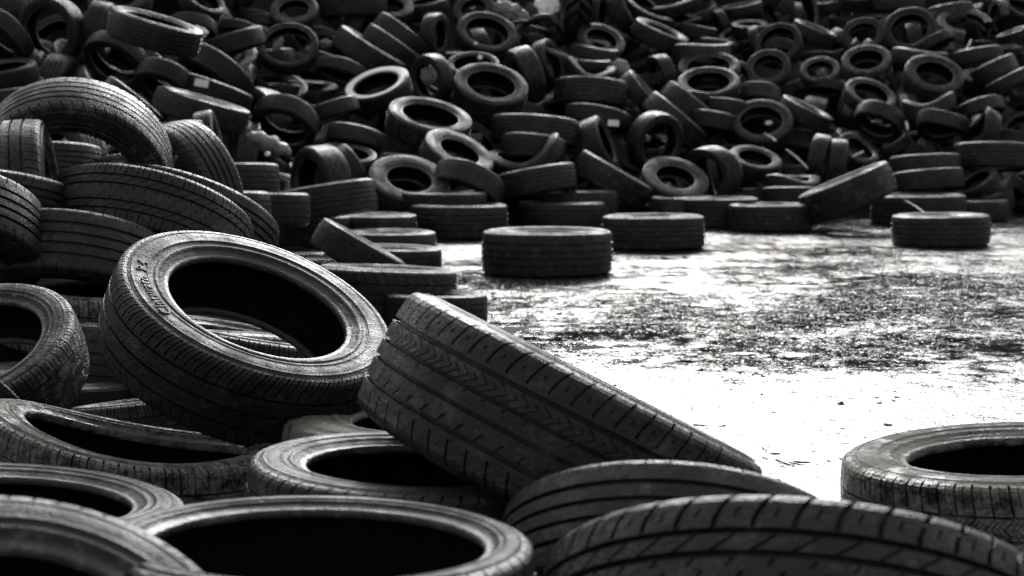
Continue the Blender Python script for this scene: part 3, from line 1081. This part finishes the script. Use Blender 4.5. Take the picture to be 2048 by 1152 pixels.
def lump(name, loc, size, mat, label, cat, seed, amp=0.25, rip=0.0, rot=(0, 0, 0), cuts=4):
    """A crumpled closed skin: an icosphere pushed about by layered waves."""
    import bmesh
    bm = bmesh.new()
    bmesh.ops.create_icosphere(bm, subdivisions=cuts + 1, radius=1.0)
    rr = random.Random(seed)
    W = [(Vector((rr.uniform(-1, 1), rr.uniform(-1, 1), rr.uniform(-1, 1))) * rr.uniform(2, 9), rr.uniform(0, 6)) for _ in range(14)]
    for v in bm.verts:
        c = v.co.copy()
        k = sum(abs(math.sin(w.dot(c) + p)) - .6 for w, p in W) / 14
        v.co = c * (1 + amp * 4 * k)
        if rip:
            v.co += Vector((0, 0, 1)) * rip * math.sin(11 * c.x) * (1 - c.x * c.x)
            v.co.y *= 1 + rip * math.sin(11 * c.x)
        v.co = Vector((v.co.x * size[0], v.co.y * size[1], v.co.z * size[2]))
    me = bpy.data.meshes.new(name)
    bm.to_mesh(me)
    bm.free()
    me.materials.append(mat)
    for p in me.polygons:
        p.use_smooth = True
    ob = obj(name, me, None, label, cat)
    ob.location = loc
    ob.rotation_euler = rot
    return ob


def hd(u, v, dz=-0.25):
    return heap_depth(u, v) + dz


lump('plastic_sack', at(538, 288, hd(538, 288, -.35)), (.17, .065, .06), M_SACK, 'crumpled pale plastic sack under the gaping ring', 'sack', 3, .10, .16, (0.2, .4, 0.2))
lump('plastic_sack', at(1022, 26, hd(1022, 26, -.1)), (.20, .10, .10), M_SACK, 'pale crumpled plastic sack at the top edge above the clean grey ring', 'sack', 5, .16, .10, (0.1, .4, 0))
lump('sky_gap_sheet', at(1096, 8, hd(1096, 8, -.3)), (.135, .04, .13), M_WHITE, 'white sheet standing in for bright sky gap beside the tractor tyre at the top edge', 'plastic scrap', 9, .32, 0, (-.55, .2, 0))  # added white lump in place of sky showing through the heap
lump('foam_lump', at(857, 150, hd(857, 150, -.05)), (.075, .06, .085), M_FOAM, 'grey lump inside the upright tyre beside the white walled tyre', 'lump', 12, .14)
lump('foam_block', at(1241, 136, hd(1241, 136, -.25)), (.10, .08, .085), M_FOAM, 'pale yellowish block wedged between tyres below the slanting smooth tyre', 'foam block', 14, .10, 0, (0, .7, .4))
lump('scrap_or_glint', at(1538, 246, hd(1538, 246, 0)), (.035, .02, .02), M_WHITE, 'white scrap inside the round ring with a rod', 'plastic scrap', 21, .3)
lump('scrap_or_glint', at(556, 90, hd(556, 90, .05)), (.035, .03, .075), M_STICK, 'grey scrap standing inside the bright lipped ring', 'plastic scrap', 22, .25, 0, (0, .6, 0))
lump('scrap_or_glint', at(652, 88, hd(652, 88, -.15)), (.06, .04, .04), M_STICK, 'ragged grey scrap beside the bright lipped ring', 'plastic scrap', 23, .35)
lump('scrap_or_glint', at(960, 115, hd(960, 115, -.5)), (.020, .012, .020), M_WHITE, 'tiny white bit painting a glint just under the double rimmed ring', 'plastic scrap', 24, .2)  # a glint of light modelled as a white bit
lump('scrap_or_glint', at(951, 87, hd(951, 87, -.45)), (.015, .010, .012), M_WHITE, 'tiny white bit painting a glint on the lip of the double rimmed ring', 'plastic scrap', 25, .2)  # bright speck on the lip, a highlight given solid form
lump('scrap_or_glint', at(535, 308, hd(535, 308, -.7)), (.018, .012, .016), M_WHITE, 'tiny white bit painting a glint under the crumpled pale plastic sack', 'plastic scrap', 26, .2)  # white bit standing in for a sparkle below the sack
lump('scrap_or_glint', at(1459, 87, hd(1459, 87, -.4)), (.028, .012, .014), M_WHITE, 'small white bit lying on a tyre near the nested rings', 'plastic scrap', 27, .2)
lump('scrap_or_glint', at(397, 64, hd(397, 64, -.15)), (.07, .04, .05), M_WHITE, 'white scrap caught beside the long slanted tyre', 'plastic scrap', 28, .25)
lump('scrap_or_glint', at(1814, 252, hd(1814, 252, -.4)), (.012, .012, .045), M_WHITE, 'upright white sliver beside the glossy arched tyre', 'plastic scrap', 29, .15, 0, (0, -.2, 0))
lump('scrap_or_glint', at(1292, 277, hd(1292, 277, -.05)), (.04, .03, .03), M_SACK, 'pale scrap inside the upright open ring under the twin leaning tyres', 'plastic scrap', 30, .25)
rod(1572, 299, 1616, 338, hd(1572, 299, -.25), hd(1616, 338, -.3), .010, M_STICK, 'stick', 'pale straight rod poking downward beneath the ring holding scraps', 'stick')
rod(1528, 268, 1552, 283, hd(1528, 268, -.1), hd(1552, 283, -.3), .012, M_STICK, 'stick', 'short pale rod inside the ring holding scraps', 'stick')
rod(1742, 244, 1764, 244, hd(1742, 244, -.1), hd(1764, 244, -.1), .012, M_STICK, 'stick', 'short light stick under the glossy arched tyre', 'stick')
rod(1704, 315, 1726, 304, hd(1704, 315, -.2), hd(1726, 304, -.1), .013, M_STICK, 'stick', 'short pale stick beside the pale upright tread', 'stick')
rod(1810, 401, 1850, 427, 11.2, 10.15, .006, M_STICK, 'stick', 'bent pale twig leaning against the lone far flat tyre', 'stick')
rod(1932, 100, 1942, 80, hd(1932, 100, -.2), hd(1942, 80, -.2), .012, M_STICK, 'stick', 'thin upright twig below the pale torn tyre', 'stick')
dH = hd(1070, 45, -.35)
me, o = tube([at(1030, 64, dH), at(1050, 48, dH), at(1075, 34, dH - .1), at(1098, 32, dH), at(1114, 44, dH), at(1124, 66, dH + .1)], .035, M_HOSE, 'hose')
obj('hose', me, None, 'black hose curling between the double rimmed ring and the tractor tyre', 'hose').location = o
me, o = tube([at(1016, 50, dH), at(1040, 43, dH - .1), at(1066, 44, dH), at(1090, 40, dH + .1)], .022, M_HOSE, 'hose')
obj('hose', me, None, 'thinner hose lying beneath the curling black hose', 'hose').location = o
me, o = tube([at(1082, 92, dH - .8), at(1104, 104, dH - .85), at(1134, 114, dH - .8)], (.020, .03), M_BEAD, 'wire')
obj('rubber_strip', me, None, 'thin curved strip behind the bright streaked tread', 'rubber strip').location = o

# litter on the wet yard: uncountable bits of grit, twigs and crumbs
rl = random.Random(4)
LV, LQ = [], []
spots = [(1580, 926, 22), (1540, 905, 6), (1690, 915, 6), (1262, 690, 7), (1410, 848, 5), (1770, 800, 6), (1905, 690, 6), (1240, 640, 6)]
bits = []
for u, v, n in spots:
    bits += [(u + rl.gauss(0, 16), v + rl.gauss(0, 4), rl.uniform(.002, .008)) for _ in range(n)]
bits += [(rl.uniform(900, 2048), rl.uniform(500, 990), rl.uniform(.0015, .005)) for _ in range(420)]
bits += [(1384, 816, .008), (1776, 849, .009)]
for u, v, s in bits:
    rv = ray(u, v)
    p = EYE + rv * (-(CAMH - .002) / rv.z)
    a = rl.uniform(0, PI)
    lx, ly = s * rl.uniform(.6, 3.0), s * rl.uniform(.3, .7)
    b = len(LV)
    for dx, dy, z in ((-1, -1, 0), (1, -.7, 0), (.8, 1, 0), (-1, .8, 0), (-.7, -.6, .7), (.6, -.5, 1), (.6, .6, .8), (-.6, .6, .6)):
        LV.append((p.x + (dx * lx * math.cos(a) - dy * ly * math.sin(a)), p.y + dx * lx * math.sin(a) + dy * ly * math.cos(a), z * s * .6))
    for q in ((0, 1, 5, 4), (1, 2, 6, 5), (2, 3, 7, 6), (3, 0, 4, 7), (4, 5, 6, 7)):
        LQ.append([b + i for i in q])
obj('litter', mesh_from('litter', LV, LQ, M_DEB, False), 'stuff', 'dark crumbs of litter and twigs strewn over the wet concrete', None)

# ------------------------------------------------------------------ grit standing out of the water film
from mathutils import noise as mnoise


def gravel():
    g = np.random.default_rng(8)
    P = []
    n = 0
    while n < 170000:
        n += 1
        y = 3.4 + (14.5 - 3.4) * g.random()
        x = y * (-.08 + .47 * g.random())
        p = (mnoise.noise((x * .55, y * .38, 3.1)) * .9 + mnoise.noise((x * 1.7, y * 1.3, 7.7)) * .8 + mnoise.noise((x * 5.5, y * 5.0, 1.2)) * .6)
        lim = .05 + .75 * min(1.0, max(0.0, (5.0 - y) / 1.0)) + .25 * min(1, max(0, (y - 10.5) / 3))
        pr = .8 * min(1.0, max(0.0, (p - lim + .25) / .6))
        if g.random() < pr or g.random() < .009:
            P.append((x, y))
    P = np.array(P)
    m = len(P)
    s = g.lognormal(math.log(.0026), .55, m).clip(.0010, .011)
    base = np.array([(-1, -1, -.2), (1, -.7, -.2), (.8, 1, -.2), (-1, .8, -.2), (-.7, -.6, .7), (.6, -.5, 1), (.6, .6, .8), (-.6, .6, .6)], float)
    B = base[None] + g.normal(0, .16, (m, 8, 3))
    B *= s[:, None, None] * np.stack([g.uniform(.7, 1.3, m), g.uniform(.6, 1.2, m), g.uniform(.35, .85, m)], -1)[:, None]
    a = g.uniform(0, 2 * PI, m)
    ca, sa = np.cos(a)[:, None], np.sin(a)[:, None]
    X = B[:, :, 0] * ca - B[:, :, 1] * sa + P[:, 0:1]
    Y = B[:, :, 0] * sa + B[:, :, 1] * ca + P[:, 1:2]
    V = np.stack([X, Y, B[:, :, 2]], -1).reshape(-1, 3)
    q = np.array([(0, 1, 5, 4), (1, 2, 6, 5), (2, 3, 7, 6), (3, 0, 4, 7), (4, 5, 6, 7)])
    Q = (q[None] + np.arange(m)[:, None, None] * 8).reshape(-1, 4)
    print('stones', m)
    obj('gravel', mesh_from('gravel', V, Q, M_STONE, False), 'stuff', 'dark wet grit scattered over the shining concrete')


gravel()

# ------------------------------------------------------------------ marks on the tyres
BYID = {t['o']['id']: t for t in TYRES if 'id' in t['o']}


def side_rz(H, rb, r):
    pr = sorted(side_profile(H, rb, True))
    return float(np.interp(r, [p[0] for p in pr], [p[1] for p in pr]))


def lettering(t, words, r_mid, height, start_deg, name='lettering', wide=1.0):
    """Raised letters running clockwise round the sidewall."""
    cu = bpy.data.curves.new(name, 'FONT')
    cu.body = words
    cu.size = height
    cu.extrude = 0.004
    cu.space_character = 1.12
    tmp = bpy.data.objects.new('tmp', cu)
    COL.objects.link(tmp)
    dg = bpy.context.evaluated_depsgraph_get()
    me = bpy.data.meshes.new_from_object(tmp.evaluated_get(dg))
    bpy.data.objects.remove(tmp)
    import bmesh
    bm = bmesh.new()
    bm.from_mesh(me)
    H, rb = t['H'], t['rb']
    for v in bm.verts:
        ang = math.radians(start_deg) - v.co.x * wide / r_mid
        r = r_mid - height * .36 + v.co.y
        z = side_rz(H, rb, r) + 0.003 + v.co.z
        v.co = Vector((r * math.cos(ang), r * math.sin(ang), z))
    bm.to_mesh(me)
    bm.free()
    me.materials.clear()
    me.materials.append(M_LETTER)
    me.name = name
    ob = bpy.data.objects.new(name, me)
    COL.objects.link(ob)
    ob.parent = [c for c in t['root'].children if c.name.startswith('sidewall')][0]
    ob.color = t['colr']
    return ob


lettering(BYID['lettered'], 'Cinturato  P 4', 0.835, 0.105, 222, wide=1.0)


def sticker(t, u, v, wpx, hpx, ang):
    """A paper label stuck on the tread, wrapped round it."""
    root = t['root']
    inv = root.matrix_world.inverted()
    org = inv @ EYE
    V = []
    n = 7
    for j in range(2):
        for i in range(n):
            a, b = (i / (n - 1) - .5) * wpx, (.5 - j) * hpx
            ca, sa = math.cos(ang), math.sin(ang)
            tgt = inv @ (EYE + ray(u + a * ca - b * sa, v - (a * sa + b * ca)))
            dr = (tgt - org).normalized()
            # meet the cylinder of the tread
            A = dr.x ** 2 + dr.y ** 2
            B = 2 * (org.x * dr.x + org.y * dr.y)
            Cc = org.x ** 2 + org.y ** 2 - 1.006 ** 2
            disc = max(B * B - 4 * A * Cc, 0)
            k = (-B - math.sqrt(disc)) / (2 * A)
            V.append(tuple(org + dr * k))
    me = mesh_from('sticker', V, grid_faces(2, n, False), M_WHITE)
    ob = bpy.data.objects.new('sticker', me)
    COL.objects.link(ob)
    ob.parent = root
    ob['label'] = 'white paper sticker'


sticker(BYID['sticker_a'], 403, 166, 28, 15, -.18)
sticker(BYID['sticker_b'], 1227, 246, 22, 12, -.05)


# ------------------------------------------------------------------ the rest of the heap, past the 300 tyres built one by one
def heap_rest():
    V, Q, mi, nv = [], [], [], 0
    for i, t in enumerate(TYRES):
        if not t['filler'] or not t['skip']:
            continue
        rnd = random.Random(i)
        H, rb = rnd.choice((.26, .30, .34)), rnd.choice((.58, .64, .70))
        M = np.array(t['rot']) * t['R']
        pat = rnd.choice(('plain_rib', 'rib', 'bald'))
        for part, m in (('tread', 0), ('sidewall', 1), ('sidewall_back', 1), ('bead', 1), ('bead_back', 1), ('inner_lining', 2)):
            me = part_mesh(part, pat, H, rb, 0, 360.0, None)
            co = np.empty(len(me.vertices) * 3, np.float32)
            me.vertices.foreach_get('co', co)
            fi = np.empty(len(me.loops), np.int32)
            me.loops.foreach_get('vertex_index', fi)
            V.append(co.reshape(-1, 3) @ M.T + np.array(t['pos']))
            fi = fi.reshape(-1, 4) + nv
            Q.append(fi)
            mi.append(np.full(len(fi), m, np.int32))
            nv += len(co) // 3
    if not V:
        return
    me = mesh_from('tyre_heap', np.concatenate(V), np.concatenate(Q), M_TREAD, False)
    me.materials.append(M_SIDE)
    me.materials.append(M_LINER)
    me.polygons.foreach_set('material_index', np.concatenate(mi))
    ob = obj('tyre_heap', me, 'stuff', 'dense jumble of further dark tyres filling the gaps of the heap')
    ob.color = (.3, .15, .2, 0)


heap_rest()
